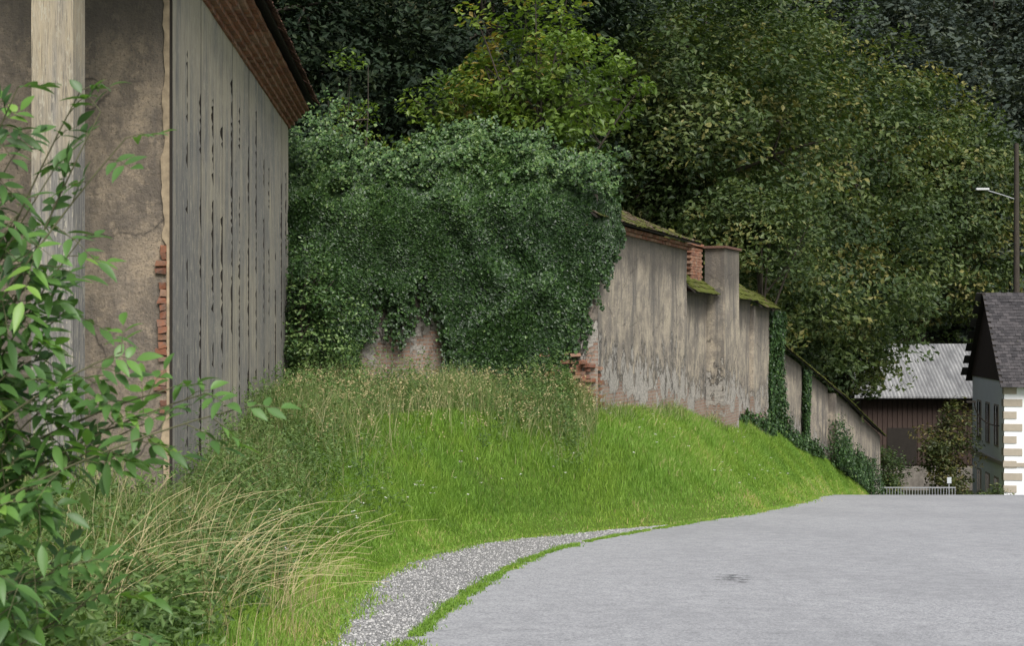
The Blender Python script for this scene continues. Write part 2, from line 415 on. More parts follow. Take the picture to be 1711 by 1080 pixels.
for k in range(16):
    for j in range(5):
        yb = 42.7 + j*.24 + (.12 if k % 2 else 0)
        C.append(W3(yb, -.5, 1.0 + k*.083))
boxes(C, [.25, .5, .074], [ax3], 'brick_stack', m_brick, gw, jitter=.004)
along_box('stack_cap', 42.6, 43.9, -.85, -.2, 2.34, 2.42, m_brick)
along_box('pillar_cap', 43.85, 45.8, -.4, .5, 2.31, 2.38, m_tiles_red)
tile_roof('roof_main', W3(33.0, .32, 2.50), W3(41.7, .32, 2.33), W3(33.0, -1.0, 3.45), W3(41.4, -.55, 2.62), m_tiles, gw)
tile_roof('roof_main_back', W3(41.4, -2.4, 2.3), W3(33.0, -2.4, 2.5), W3(41.4, -.55, 2.62), W3(33.0, -1.0, 3.45), m_tiles, gw)
tile_roof('roof_step', W3(41.45, .22, .93), W3(43.9, .22, .9), W3(41.45, -.6, 1.6), W3(43.9, -.6, 1.55), m_tiles_mossy, gw)
tile_roof('roof_step_2', W3(45.8, .28, .82), W3(49.0, .28, .78), W3(45.8, -.5, 1.5), W3(49.0, -.5, 1.4), m_tiles_mossy, gw)
tile_roof('roof_step_3', W3(49.0, .40, .58), W3(51.5, .40, .53), W3(49.0, -.4, 1.2), W3(51.5, -.4, 1.1), m_tiles_mossy, gw)
tile_roof('roof_slope', W3(51.6, .0, -.33), W3(64.6, .0, -2.93), W3(51.6, -.6, .2), W3(64.6, -.6, -2.4), m_tiles_mossy, gw)
tile_roof('roof_slope_2', W3(64.7, .35, -3.2), W3(78, .35, -6.2), W3(64.7, -.3, -2.7), W3(78, -.3, -5.7), m_tiles_mossy, gw)
C = []
for r_ in range(2):
    for yb in np.arange(33.1, 41.5, .25):
        C.append(W3(yb + .12*r_, .03 + .08*r_ - .08, 2.33 + .085*r_ - (yb-32)*.019))
boxes(C, [.25, .3, .078], [ax3], 'brick_cornice', m_brick, gw, jitter=.004)
C = []; S_ = []
for k in range(16):
    for j in range(5):
        if R.random() < .2 + k*.03 + j*.08: continue
        C.append(W3(32.9 + j*.26 + (.13 if k % 2 else 0), .02 + R.normal(0, .03), -2.1 + k*.085)); S_.append([.25, .12, .075])
boxes(C, S_, [ax3], 'exposed_bricks', m_brick, gw, jitter=.008)
C = []; S_ = []
for k in range(19):
    for j in range(5):
        if R.random() < .15 + k*.035: continue
        C.append([.75 + j*.24 + (.12 if k % 2 else 0), 33.05 + R.normal(0, .03), -2.1 + k*.085]); S_.append([.23, .16, .075])
boxes(C, S_, [np.eye(3)], 'exposed_bricks', m_brick, gw, jitter=.008)

iw = empty('ivy_covered_wall')
wall('plaster_wall', (-5.6, 33.4), (2.0, 33.1), (-2.6, -2.6), (3.1, 3.0), .6, m_plaster_ivy, iw, u0=70)
tile_roof('roof', (-5.6, 33.75, 3.0), (1.7, 33.6, 2.9), (-5.6, 35.6, 4.2), (1.0, 35.4, 3.6), m_tiles, iw, .24, .35)

# ------------------------------------------------------------------ barn
barn = empty('old_barn')
def bx(y): return -3 - .065 * y
BD = nz(np.array([-.065, 1.])); BN = np.array([BD[1], -BD[0]])
bax = np.array([[BD[0], BD[1], 0], [BN[0], BN[1], 0], [0, 0, 1]])
def B3(y, off, z): return np.array([bx(y) + BN[0]*off, y + BN[1]*off, z])
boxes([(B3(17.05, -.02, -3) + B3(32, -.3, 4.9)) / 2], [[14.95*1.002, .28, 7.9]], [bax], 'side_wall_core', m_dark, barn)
Vb = []; Fb = []; Fd = []; off = 0; rb = []
y = 17.0; nseg = 130
zs = np.linspace(-2.9, 4.42, nseg + 1)
while y < 31.95:
    w = R.uniform(.95, 1.3) if y > 17.1 else 1.15
    y2 = min(y + w, 32.0)
    gap = R.uniform(.10, .17) * (1 + (y-17)*.03)
    gl = np.clip(gap * (1 + R.normal(0, .35, nseg+1)), .01, .28)
    zt1 = R.uniform(2.9, 3.9) if y < 26 else R.uniform(2.2, 3.4)
    gl = np.where(zs > zt1, .003, gl); gl = np.where(R.random(nseg+1) < .10, .012, gl); gl = np.where(zs < R.uniform(-2, -.6), .012, gl)
    for _ in range(3):
        cut = R.uniform(-1, 3); gl = np.where(np.abs(zs - cut) < R.uniform(.05, .35), .015, gl)
    o = R.uniform(0, .012)
    P = []
    for k, z in enumerate(zs):
        P += [B3(y, .04 + o, z), B3(y2 - gl[k], .04 + o, z), B3(y2 - gl[k], -.01, z), B3(y, -.01, z)]
    Vb += P; rr = R.random()
    for k in range(nseg):
        a = off + 4*k
        Fb.append([a, a+1, a+5, a+4]); rb.append(rr)
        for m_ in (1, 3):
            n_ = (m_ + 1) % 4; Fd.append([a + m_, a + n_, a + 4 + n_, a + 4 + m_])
    off += 4*(nseg+1); y = y2
obj_from('side_boards', np.array(Vb), np.array(Fb), m_boards, rnd=rb, parent=barn)
obj_from('gap_shade_edges', np.array(Vb), np.array(Fd), m_dark, parent=barn)  # board sides coloured dark to paint the shade inside the gaps
wall('end_wall', (-13, 17.0), (bx(17) - .002, 17.0), (-3.2, -3.2), (4.9, 4.9), .4, m_plaster_dark, barn, wob=.006, u0=100)
wall('far_wall', (bx(32), 32.03), (-13, 32.03), (-3, -3), (4.9, 4.9), .4, m_plaster_dark, barn, u0=120)
C = []; S_ = []
for k in range(23):
    z = -1.05 + k*.088
    if R.random() < .12: continue
    w_ = R.uniform(.05, .14); C.append([bx(17) - .02 - w_/2, 16.985 + R.normal(0, .006), z]); S_.append([w_, .06, .07])
boxes(C, S_, [np.eye(3)], 'corner_bricks', m_brick, barn, jitter=.008)
nn_ = 90; zz_ = np.linspace(-2.5, 4.6, nn_); wl = .03 + .07*np.abs(Fn(8, 1, 2.6, 3)(zz_)) + .02*R.random(nn_); wl = np.where((zz_ > -1.1) & (zz_ < .95), .018, wl)
Vv = []
for z_, w_ in zip(zz_, wl): Vv += [[bx(17) - w_, 16.975, z_], [bx(17) + .012, 16.975, z_], [bx(17) - w_, 17.0, z_], [bx(17) + .012, 17.05, z_]]
Ff = []
for k in range(nn_-1):
    a = 4*k; Ff += [[a, a+1, a+5, a+4], [a+2, a, a+4, a+6], [a+1, a+3, a+7, a+5]]
obj_from('corner_plaster_edge', Vv, np.array(Ff), mat_simple('pale_plaster', (.42,.33,.22), .9, .5, 9), parent=barn)
wall('corner_post', (-5.07, 15.0), (-4.63, 15.0), (-3.2, -3.2), (5, 5), .42, mat_boards('post_boards', (.46,.38,.26), 1.), barn, wob=.006, nu=6, nv=30)
boxes([[-4.85, 15.2, 5.05]], [.7, .7, .1], [np.eye(3)], 'post_cap', m_dark, barn)
for k in range(6):
    C = []
    for yb in np.arange(14.6, 32.1, .26):
        C.append(B3(yb + (.13 if k % 2 else 0), -.1 + .05*k + .04 , 4.44 + k*.083))
    boxes(C, [.245, .30 + .06*k, .076], [bax], 'cornice_course_%d' % (k+1), m_brick, barn, jitter=.004)
tile_roof('roof_eave', B3(14.3, .62, 4.98), B3(32.35, .62, 4.98), B3(14.3, -.9, 6.2), B3(32.35, -.9, 6.2), m_tiles_red, barn, .2, .34)
obj_from('roof_plane', [B3(14.3, -.88, 6.18), B3(32.35, -.88, 6.18), B3(32.35, -4.6, 9.2), B3(14.3, -4.6, 9.2), B3(32.35, -9, 5.0), B3(14.3, -9, 5.0)],
         [(0,1,2,3), (3,2,4,5)], m_tiles_red, parent=barn, rnd=[.5, .5])
obj_from('gable', [[-13, 32.3, 4.9], [bx(32), 32.3, 4.9], [bx(32)-4.6, 32.3, 9.1]], [(0,1,2)], m_boards, rnd=[.5], parent=barn)

# ------------------------------------------------------------------ grass
m_grass = mat_leaf('grass_blades', [(0, (.085,.165,.024)), (.5, (.175,.31,.045)), (.88, (.25,.40,.075)), (.97, (.34,.39,.13)), (1, (.46,.40,.20))], .38, .55, .25, patch=(1.2,1.08,1.0), pscale=.45, tcol=(1.25,1.35,.75))
m_tall = mat_leaf('tall_grass', [(0, (.08,.15,.035)), (.45, (.17,.24,.07)), (.7, (.29,.30,.14)), (1, (.42,.37,.22))], .3, .6, .2)
m_straw = mat_leaf('straw', [(0, (.32,.28,.14)), (1, (.56,.46,.26))], .2, .6, .2)
def left_lim(y):
    return np.where(y < 16.9, -8.0, np.where(y < 33.0, bx(y) + .1, wx(y) + .05))
def sample(n, y0, y1, power=1.0, dmax=None, dmin=0):
    u = R.random(n); y = (y0**(1-power) + u*(y1**(1-power) - y0**(1-power)))**(1/(1-power)) if power != 1 else y0*(y1/y0)**u
    a = xg(y) - dmin; l = left_lim(y)
    if dmax: l = np.maximum(l, a - dmax)
    x = a - (a - l) * R.random(n)
    return x, y
gp1 = Fn(11, 2, 1.4, 3); gp2 = Fn(12, 2, .5, 3); gp3 = Fn(13, 1, 1.6, 3)
x, y = sample(480000, 5, 70, .55)
d = xg(y) - x
H = (.05 + .12*np.clip(d/1.4, 0, 1)) * R.uniform(.5, 1.5, len(x)) * (1 + .45*gp1(x, y))
Wd = R.uniform(.5, 1., len(x)) * (.007 + .00034*y)
P = np.stack([x + R.normal(0, .03, len(x)), y, hgt(x, y) - .01], 1)
v, f = blades(P, H, Wd, .8, R)
rn = np.clip(R.normal(.45, .22, len(x)) + .2*gp2(x, y) + .14*gp1(x, y), 0, 1); rn = np.where(np.clip(d, 0, 9) < .5 + .2*gp3(y), np.clip(rn + .25, 0, 1), rn)
obj_from('grass', v, f, m_grass, rnd=np.repeat(rn, 2))
n = 16000; y = R.uniform(7, 50, n); x = xg(y) + np.abs(R.normal(0, .12, n))*(1 + .9*gp3(y)); k = R.random(n) < .8; x, y = x[k], y[k]; n = len(x)
P = np.stack([x, y, zr(y)], 1)
v, f = blades(P, R.uniform(.02, .09, n), R.uniform(.006, .012, n) + .0002*y, 1.3, R)
obj_from('grass_edge_tufts', v, f, m_grass, rnd=np.repeat(np.clip(R.normal(.7, .2, n), 0, 1), 2))
n = 13000; y = R.uniform(8, 30, n); x = xe(y) + R.normal(0, .05, n)*(1 + .8*gp3(y*1.3)) - .03
k = (gp3(y) > -.6); x, y = x[k], y[k]; n = len(x)
P = np.stack([x, y, zr(y) + .005], 1)
v, f = blades(P, R.uniform(.02, .06, n), R.uniform(.008, .015, n), 1.2, R)
obj_from('grass_verge_strip', v, f, m_grass, rnd=np.repeat(np.clip(R.normal(.5, .2, n), 0, 1), 2))
n = 30000; y = R.uniform(4, 60, n); x = xe(y) + 9 + R.random(n)*4
P = np.stack([x, y, hgt(x, y)], 1); v, f = blades(P, R.uniform(.06, .2, n), R.uniform(.01, .02, n), .9, R)
obj_from('grass_right_verge', v, f, m_grass, rnd=np.repeat(R.random(n), 2))
X = []; Y = []
n = 24000; y = R.uniform(15.5, 32.8, n); x = bx(y) + .1 + np.abs(R.normal(0, .9, n))*(1 + .4*gp3(y)); X.append(x); Y.append(y)
n = 26000; x = 1.8 - np.abs(R.normal(0, 1, n))*3.6 + R.normal(0, .3, n); y = 33.0 - np.abs(R.normal(0, 1, n))*(1.1 + .35*np.clip(1.8 - x, 0, 5)); X.append(x); Y.append(y)
n = 7000; y = R.uniform(33, 52, n); x = wx(y) + .08 + np.abs(R.normal(0, .3, n)); X.append(x); Y.append(y)
n = 20000; y = R.uniform(7, 16, n); x = xg(y) - .7 - 4*R.random(n); X.append(x); Y.append(y)
x = np.concatenate(X); y = np.concatenate(Y)
k = (x < xg(y) - .8) & ((y < 17) | (x > bx(y) + .05)) & ((x < 1.9) | (y > 33)) & (R.random(len(x)) < .6 + .6*gp1(x, y)); x, y = x[k], y[k]; n = len(x)
H = R.uniform(.2, .95, n) * (1 + .5*gp1(x*1.3, y*1.3)) * np.where((y > 33), .45, 1) * np.clip((xg(y) - x)/3.2, .35, 1)
P = np.stack([x, y, hgt(x, y)], 1)
v, f = blades(P, H, .004 + .0003*y, .85, R)
obj_from('tall_grass', v, f, m_tall, rnd=np.repeat(R.random(n)**1.25, 2))
n = 3200; y = R.uniform(22, 32.8, n); x = R.uniform(-5, 1.9, n); k = (x > bx(y) + .3) & (x < xg(y) - 2.4) & (R.random(n) < .12 + .75*(y-22)/11 + .35*gp1(x, y)); x, y = x[k], y[k]; n = len(x)
z = hgt(x, y) + R.uniform(.3, 1.0, n)
Ls = []
for s_ in range(6):
    Ls.append(np.stack([x + R.normal(0, .03, n), y + R.normal(0, .03, n), z + R.normal(0, .06, n)], 1))
Cc = np.concatenate(Ls); v, f = leaf_quads(Cc, R.normal(size=Cc.shape), .055, .018, R)
obj_from('grass_seed_heads', v, f, m_straw, rnd=R.random(len(Cc)))
V_ = []; F_ = []; off = 0
for i in range(330):
    cl = i % 11; bx0 = [-2.9,-2.4,-2.1,-2.7,-3.1,-2.2,-2.0,-2.5,-2.8,-1.9,-3.3][cl] + R.normal(0, .13); by0 = [10,11,12.4,13,12,10.2,13.5,12.2,9.6,11.4,14.5][cl] + R.normal(0, .18)
    L = R.uniform(.5, 1.35); a = R.normal(.2, 1.2); le = R.uniform(.4, 1.15)
    t = np.linspace(0, 1, 8); px = bx0 + np.cos(a)*L*le*t**1.7; py = by0 + np.sin(a)*L*le*t**1.7; pz = float(hgt(bx0, by0)) + L*(t - .42*le*t**2.6)
    pts = np.stack([px, py, pz], 1); s_ = np.array([-np.sin(a), np.cos(a), 0]) * .5 + np.array([.3, 0, .4]); s_ = nz(s_)
    w = .004*(1 - .6*t)[:, None]
    vv = np.stack([pts - s_*w, pts + s_*w], 1).reshape(-1, 3); V_.append(vv)
    for k in range(7): F_.append([off+2*k, off+2*k+1, off+2*k+3, off+2*k+2])
    off += 16
obj_from('dry_grass', np.concatenate(V_), np.array(F_), m_straw, rnd=R.random(len(F_)))

n = 17000; y = R.uniform(7, 29, n); x = xg(y) + (xe(y) - xg(y)) * R.random(n) + R.normal(0, .08, n)
s = R.uniform(.005, .017, n)
o8 = np.array([[1,0,0],[0,1,0],[-1,0,0],[0,-1,0],[0,0,.8],[0,0,-.8]], float)
vv = o8[None] * s[:, None, None] * R.uniform(.6, 1.3, (n, 6, 1)); th = R.uniform(0, 6.28, n)
c_, s_ = np.cos(th)[:, None], np.sin(th)[:, None]
vv = np.stack([vv[..., 0]*c_ - vv[..., 1]*s_, vv[..., 0]*s_ + vv[..., 1]*c_, vv[..., 2]], -1) + np.stack([x, y, zr(y) + .008], 1)[:, None]
ff = np.array([[0,1,4],[1,2,4],[2,3,4],[3,0,4],[1,0,5],[2,1,5],[3,2,5],[0,3,5]])
mm = M('stones'); mm.bsdf(mm.ramp(mm.attr('rnd'), [(0, (.15,.15,.15)), (.6, (.30,.295,.29)), (1, (.50,.49,.47))]), .85, .2)
obj_from('gravel_stones', vv.reshape(-1, 3), (ff[None] + 6*np.arange(n)[:, None, None]).reshape(-1, 3), mm.m, rnd=np.repeat(R.random(n), 8))

n = 150; x, y = sample(n, 14, 44, 1., None, .6); z = hgt(x, y) + R.uniform(.18, .35, n)
C = np.repeat(np.stack([x, y, z], 1), 9, 0) + R.normal(0, .018, (n*9, 3))*np.array([1,1,.35])
v, f = leaf_quads(C, np.array([0,0,1.]) + R.normal(0, .4, C.shape), .022, .022, R)
obj_from('wild_flowers', v, f, mat_leaf('petals', [(0, (.65,.65,.6)), (.6, (.7,.7,.62)), (1, (.45,.30,.48))], .2), rnd=np.repeat(R.random(n), 9))

# ------------------------------------------------------------------ ivy
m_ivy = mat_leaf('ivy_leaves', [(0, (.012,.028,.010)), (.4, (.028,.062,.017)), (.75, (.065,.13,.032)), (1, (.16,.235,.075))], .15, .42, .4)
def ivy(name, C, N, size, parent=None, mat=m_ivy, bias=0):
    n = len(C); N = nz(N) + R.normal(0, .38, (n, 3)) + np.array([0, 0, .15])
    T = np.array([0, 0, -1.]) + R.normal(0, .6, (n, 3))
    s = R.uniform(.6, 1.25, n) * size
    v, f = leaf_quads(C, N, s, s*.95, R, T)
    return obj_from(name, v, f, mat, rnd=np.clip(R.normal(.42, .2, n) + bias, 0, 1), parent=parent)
i1 = Fn(21, 2, 1.5, 3, (1, .6)); i2 = Fn(22, 2, 5, 2, (1, .7)); i3 = Fn(23, 1, 3, 3); i4 = Fn(24, 2, 1.6, 3); i5 = Fn(25, 3, 1.7, 3); i6 = Fn(26, 3, 6.0, 2)
def topz(x): return np.interp(x, [-5.6, -4.6, -3.3, -2.6, -2.0, -1, .2, 1.0, 1.6, 2.1, 2.6], [4.65, 4.5, 3.9, 3.95, 4.4, 4.6, 4.4, 4.1, 3.8, 3.5, 3.0]) + .28*i3(x)
def botz(x): return np.interp(x, [-5.6, -4.4, -3.8, -3.55, -3.2, -2.6, -2.2, -1.9, -1.6, -1.2, -.4, .3, .8, 1.2, 1.7, 2.1, 2.4, 2.6], [-1.3, -1.4, -1.1, .4, .9, .6, 1.1, 1.1, .2, -1.2, -1.5, -1.4, -1.2, -.6, .7, 1.4, 1.8, 2.0]) + .5*i3(x*2.2)
n = 190000
x = R.uniform(-5.6, 2.65, n); curt = R.random(n) < .56
tz = topz(x); b_ = botz(x) + R.normal(0, .24, n)
xb = np.clip(x - 1.7, 0, 2)**2 * 1.3
z1 = b_ + (2.75 - b_)*R.random(n); th1 = .22 + .2*np.clip((z1 - .2)/2.6, 0, 1)
y1 = 33.2 - th1 + xb; N1 = np.stack([.8*np.clip(x-1.7, 0, 1), -1 + 0*x, .12 + 0*x], 1)
ph = R.random(n)**.85*1.45; y2 = 35.2 - 2.42*np.cos(ph) + xb; z2 = 2.7 + (tz - 2.7)*np.sin(ph)
N2 = nz(np.stack([.8*np.clip(x-1.2, 0, 1), -np.cos(ph), np.sin(ph)], 1))
Pc = np.where(curt[:, None], np.stack([x, y1, z1], 1), np.stack([x, y2, z2], 1)); Nn = np.where(curt[:, None], N1, N2)
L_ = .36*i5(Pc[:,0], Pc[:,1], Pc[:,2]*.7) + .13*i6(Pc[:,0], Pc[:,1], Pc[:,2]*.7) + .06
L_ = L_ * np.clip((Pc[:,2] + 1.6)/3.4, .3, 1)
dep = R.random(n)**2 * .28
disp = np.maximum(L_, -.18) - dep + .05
Pc2 = Pc + Nn*disp[:, None]
Pc2[:, 1] = np.where(curt, np.minimum(Pc2[:, 1], 33.22 + xb), Pc2[:, 1])
Nl = Nn + np.stack([-.9*i4(Pc[:,0], Pc[:,2]), 0*x, .35*i2(Pc[:,0], Pc[:,2])], 1)
hole = (~curt) & (((((x + 3.0)/.42)**2 + ((ph - 1.05)/.2)**2) < 1) | ((((x + 2.35)/.22)**2 + ((ph - .7)/.11)**2) < 1))
k = ~hole
ivy('ivy_leaves', Pc2[k], Nl[k], .10, iw, bias=(-.08 + .26*np.clip((Pc[:,2] - 2.0)/1.8, 0, 1) + .35*L_ - .6*dep + .08*i1(x, Pc[:,2]))[k])  # bias paints shade into low and deep leaves, light into the top
tr = []
for i in range(190):
    x0 = R.choice([R.uniform(-4.2, -1.1), R.uniform(.3, 2.1), R.uniform(-5.2, 2.2)]); b0 = float(botz(np.array(x0))) + .3; L = R.uniform(.3, 1.6)
    t = R.random(90); tr.append(np.stack([x0 + .12*np.sin(t*5+i) + R.normal(0, .032, 90), 33.08 - R.random(90)*.14, b0 - t*L], 1))
C = np.concatenate(tr); ivy('ivy_trails', C, np.tile([0, -1., .1], (len(C), 1)), .08, iw, bias=-.05)
tr = []
for i in range(300):
    x0 = R.uniform(-5.5, 2.5); a_ = R.uniform(.2, 1.45); y0 = 35.2 - 2.42*np.cos(a_); z0 = 2.75 + (float(topz(np.array(x0))) - 2.7)*np.sin(a_); L = R.uniform(.2, .8); dx = R.normal(.1, .6); dy = R.uniform(-.9, .2)
    if x0 < -4.2: L *= 2.2
    t = R.random(30)[:, None]; tr.append(np.array([x0, y0, z0]) + t*L*np.array([dx, dy, 1.]) - np.array([0, 0, .3])*t**2*L + R.normal(0, .045, (30, 3)))
C = np.concatenate(tr); ivy('ivy_shoots', C, np.tile([0, -.6, .6], (len(C), 1)), .09, iw, bias=.22)
def patch_ivy(name, y0, y1, z0, z1, n, off=.05, th=.3, sz=.12):
    yb = R.uniform(y0, y1, n); z = z0(yb) + (z1(yb)-z0(yb))*R.random(n)
    o = off + th*R.random(n)*(.6 + .4*i1(yb, z))
    P = np.stack([wx(yb) + NW[0]*o, yb + NW[1]*o, z], 1)
    k = i4(yb, z) > -.7
    ivy(name, P[k], np.tile([NW[0], NW[1], .2], (k.sum(), 1)), sz, gw)
G = lambda yb: hgt(wx(yb), yb)
patch_ivy('ivy_strip', 51.2, 53.6, lambda q: G(q) - .2, lambda q: 0*q + .4, 8000, .0, .45)
patch_ivy('ivy_strip_2', 58.6, 59.6, lambda q: G(q), lambda q: -.45 - (q-51.4)*.195, 2600, -.2, .3)
patch_ivy('ivy_foot', 47, 60, lambda q: G(q) - .2, lambda q: G(q) + .35 + .45*i3(q), 6000, .05, .6)
patch_ivy('ivy_foot_2', 62.5, 74, lambda q: G(q) - .2, lambda q: G(q) + 1.3 + .9*i3(q), 10000, .1, 1.0)

# ------------------------------------------------------------------ trees
def tree(name, x, y, base, top, rx, rz, cz, nclump, per, leaf, mat, seed, trunk=.3, clr=.9, flat=.45, parent=None, limbs=9, collect=None, droop=0.25):
    r = np.random.default_rng(seed)
    c0 = np.array([x, y, cz])
    dirs = nz(r.normal(size=(nclump, 3)))
    lob = 1 + .25*Fn(seed, 3, 2.6, 2)(dirs[:, 0], dirs[:, 1], dirs[:, 2])
    rad = (r.random(nclump)**.45) * lob
    cc = c0 + dirs * rad[:, None] * np.array([rx, rx, rz])
    cr = r.uniform(.6, 1.3, nclump) * clr
    k = nclump * per
    pts = r.normal(size=(k, 3)); pts = pts / np.maximum(1, np.linalg.norm(pts, axis=1, keepdims=True)/1.5)
    out = dirs
    C = np.repeat(cc, per, 0); rr = np.repeat(cr, per)[:, None]
    offs = pts * rr * np.array([.75, .75, flat])
    offs[:, 2] -= droop * (offs[:, 0]**2 + offs[:, 1]**2) / np.maximum(rr[:, 0], .1)
    C = C + offs
    N = np.array([0, 0, .9]) + np.repeat(out, per, 0)*.5 + r.normal(0, .55, (k, 3))
    s = r.uniform(.6, 1.25, k) * leaf
    v, f = leaf_quads(C, N, s*1.25, s*.7, r)
    rn = np.clip(np.repeat(r.normal(.5, .24, nclump), per) + r.normal(0, .14, k), 0, 1)
    if collect is not None: 
        collect['v'].append(v); collect['f'].append(f + collect['off']); collect['r'].append(rn); collect['off'] += len(v)
        t = np.linspace(0, 1, 5); collect['t'].append((np.stack([x + 0*t, y + 0*t, base + (cz + rz*.5 - base)*t], 1), trunk*(1 - .75*t)))
        return
    e = empty(name)
    t = np.linspace(0, 1, 8)
    ax_ = np.stack([x + .25*np.sin(t*3 + seed), y + .25*np.cos(t*2.4 + seed), base + (cz + rz*.6 - base)*t], 1)
    paths = [(ax_, trunk*(1.15 - .95*t))]
    for i in range(limbs):
        h0 = r.uniform(.3, .85); p0 = np.array([np.interp(h0, t, ax_[:, j]) for j in range(3)])
        tgt = cc[r.integers(nclump)]; 
        q = np.linspace(0, 1, 6)[:, None]; mid = (p0 + tgt)/2 + np.array([0, 0, .12*np.linalg.norm(tgt-p0)])
        pp = (1-q)**2*p0 + 2*q*(1-q)*mid + q**2*tgt
        paths.append((pp, trunk*.42*(1.05 - h0*.5)*(1 - .85*q[:, 0]) + .01))
        for _ in range(2):
            j = r.integers(nclump); tg2 = tgt + nz(cc[j] - tgt)*min(2.2, np.linalg.norm(cc[j]-tgt)+.01); p1 = pp[3]
            paths.append((np.linspace(p1, tg2, 4), trunk*.16*np.linspace(1, .2, 4)))
    tubes(paths, 'trunk_and_limbs', m_bark, e)
    obj_from('crown', v, f, mat, rnd=rn, parent=e)

m_linden = mat_leaf('linden_leaves', [(0, (.024,.044,.016)), (.5, (.054,.086,.025)), (.85, (.11,.142,.042)), (1, (.20,.185,.06))], .25, .5, .3)
m_darkleaf = mat_leaf('dark_leaves', [(0, (.009,.018,.011)), (.6, (.020,.036,.017)), (1, (.044,.063,.027))], .12, .6, .2)
m_walnut = mat_leaf('walnut_leaves', [(0, (.06,.105,.018)), (.5, (.115,.185,.03)), (.9, (.21,.28,.05)), (1, (.30,.22,.06))], .35, .45, .35)
m_far_haze = mat_leaf('far_leaves_hazed', [(0, (.034,.048,.040)), (.6, (.060,.078,.060)), (1, (.095,.11,.078))], .15, .7, .15)  # distance haze painted into the leaf colours, paler and bluish
tree('walnut_tree', .9, 38.5, -1.5, 8, 2.7, 2.8, 6.3, 85, 80, .17, m_walnut, 3, .11, .50, .5, limbs=26)
tree('walnut_tree', -1.6, 39.5, -1.5, 8, 1.7, 1.6, 5.7, 34, 85, .15, m_walnut, 8, .08, .45, .5, limbs=10)
tree('sapling', -4.0, 37, -1, 8, 1.0, 2.4, 5.3, 22, 35, .12, m_walnut, 5, .05, .36, .5, limbs=10)
tree('linden_tree', 6.8, 57, -2, 14, 6.3, 8.0, 6.6, 420, 150, .21, m_linden, 11, .42, 1.15)
tree('linden_tree', 13.2, 73, -6, 16, 8.0, 10.5, 6.2, 520, 150, .25, m_linden, 12, .5, 1.3)
tree('linden_tree', 35.5, 124, -12, 16, 9.5, 12.5, 10.5, 420, 130, .38, m_linden, 13, .5, 1.8)
tree('linden_tree', 9.0, 52, -3, 6, 2.6, 1.8, 3.6, 60, 120, .16, m_linden, 14, .12, .8)
tree('wall_side_tree', 18.0, 76, -8, 2, 2.2, 2.6, -1.3, 70, 120, .20, m_linden, 15, .15, .8)
tree('beech_tree', -.5, 53, 0, 16, 6.0, 7.5, 9.5, 330, 120, .22, m_darkleaf, 21, .35, 1.2)
tree('beech_tree', -9, 50, 1, 16, 6.0, 8, 8.5, 330, 120, .22, m_darkleaf, 22, .35, 1.2)
tree('shed_side_tree', 28.2, 92, -12.5, -4, 1.5, 3.2, -8.4, 60, 90, .20, mat_leaf('brownish_leaves', [(0, (.03,.045,.012)), (.6, (.07,.085,.02)), (1, (.13,.10,.03))], .2), 25, .14, .8)
tree('shrub', 24.0, 92, -13, -4, 1.5, 2.0, -10.0, 50, 90, .17, m_linden, 26, .1, .7)
tree('shrub', 29.3, 88, -13, -8, 1.3, 1.0, -11, 30, 90, .15, m_linden, 27, .08, .6)
tree('shrub', -4.4, 31.4, -1.4, 1.2, .8, 1.6, .2, 55, 120, .08, m_ivy, 28, .05, .38)

col = dict(v=[], f=[], r=[], off=0, t=[])
rf = np.random.default_rng(99)
for i in range(26):
    x = rf.uniform(-34, 6); y = rf.uniform(58, 100); b = float(hgt(x, y))
    tree('', x, y, b, 0, rf.uniform(4, 6), rf.uniform(6, 10), b + rf.uniform(7, 12), 110, 60, .42, None, 100+i, .3, 1.4, collect=col)
for i in range(8):
    x = rf.uniform(4, 18); y = rf.uniform(85, 112); b = float(hgt(x, y))
    tree('', x, y, b, 0, rf.uniform(4, 6), rf.uniform(7, 10), b + rf.uniform(9, 15), 110, 60, .42, None, 200+i, .3, 1.4, collect=col)
e = empty('forest'); obj_from('foliage', np.concatenate(col['v']), np.concatenate(col['f']), m_darkleaf, rnd=np.concatenate(col['r']), parent=e); tubes(col['t'], 'trunks', m_bark, e)
col = dict(v=[], f=[], r=[], off=0, t=[])
for i in range(210):
    y = rf.uniform(130, 290); x = rf.uniform(-10, 20 + y*.55); b = float(hgt(x, y))
    tree('', x, y, b, 0, rf.uniform(4.5, 7), rf.uniform(7, 11), b + rf.uniform(8, 12), 60, 36, .85, None, 300+i, .35, 2.0, collect=col)
e = empty('distant_forest'); obj_from('foliage', np.concatenate(col['v']), np.concatenate(col['f']), m_far_haze, rnd=np.concatenate(col['r']), parent=e); tubes(col['t'], 'trunks', m_bark, e)

# ------------------------------------------------------------------ white house
hs = empty('white_house')
m_white = mat_simple('white_render', (.82,.83,.84), .85, .06, 1.2)
m_beige = mat_simple('beige_trim', (.40,.35,.28), .85, .15, 3)
m_glass = M('window_glass'); m_glass.bsdf((.03,.035,.04), .12, .6); m_glass = m_glass.m
m_brown = mat_simple('brown_wood', (.075,.05,.04), .85, .4, 5, stretch=(4,4,.5))
m_slate = mat_tiles('slate_roof', .0, ((.04,.038,.04), (.06,.056,.058), (.085,.078,.08)))
O = np.array([31.15, 90.]); g1 = nz(np.array([1.25, 10.])); g2 = np.array([g1[1], -g1[0]])
HA = np.array([[g2[0], g2[1], 0], [g1[0], g1[1], 0], [0, 0, 1]]); OO = (O[0], O[1], 0)
ez = -3.7; gz = -12.8; DP = 10.2; LN = 17
box('walls', (0, 0, gz), (LN, DP, ez), m_white, hs, HA, OO)
def HP(a, b, z): return np.array([O[0] + g2[0]*a + g1[0]*b, O[1] + g2[1]*a + g1[1]*b, z])
rz_ = 2.0
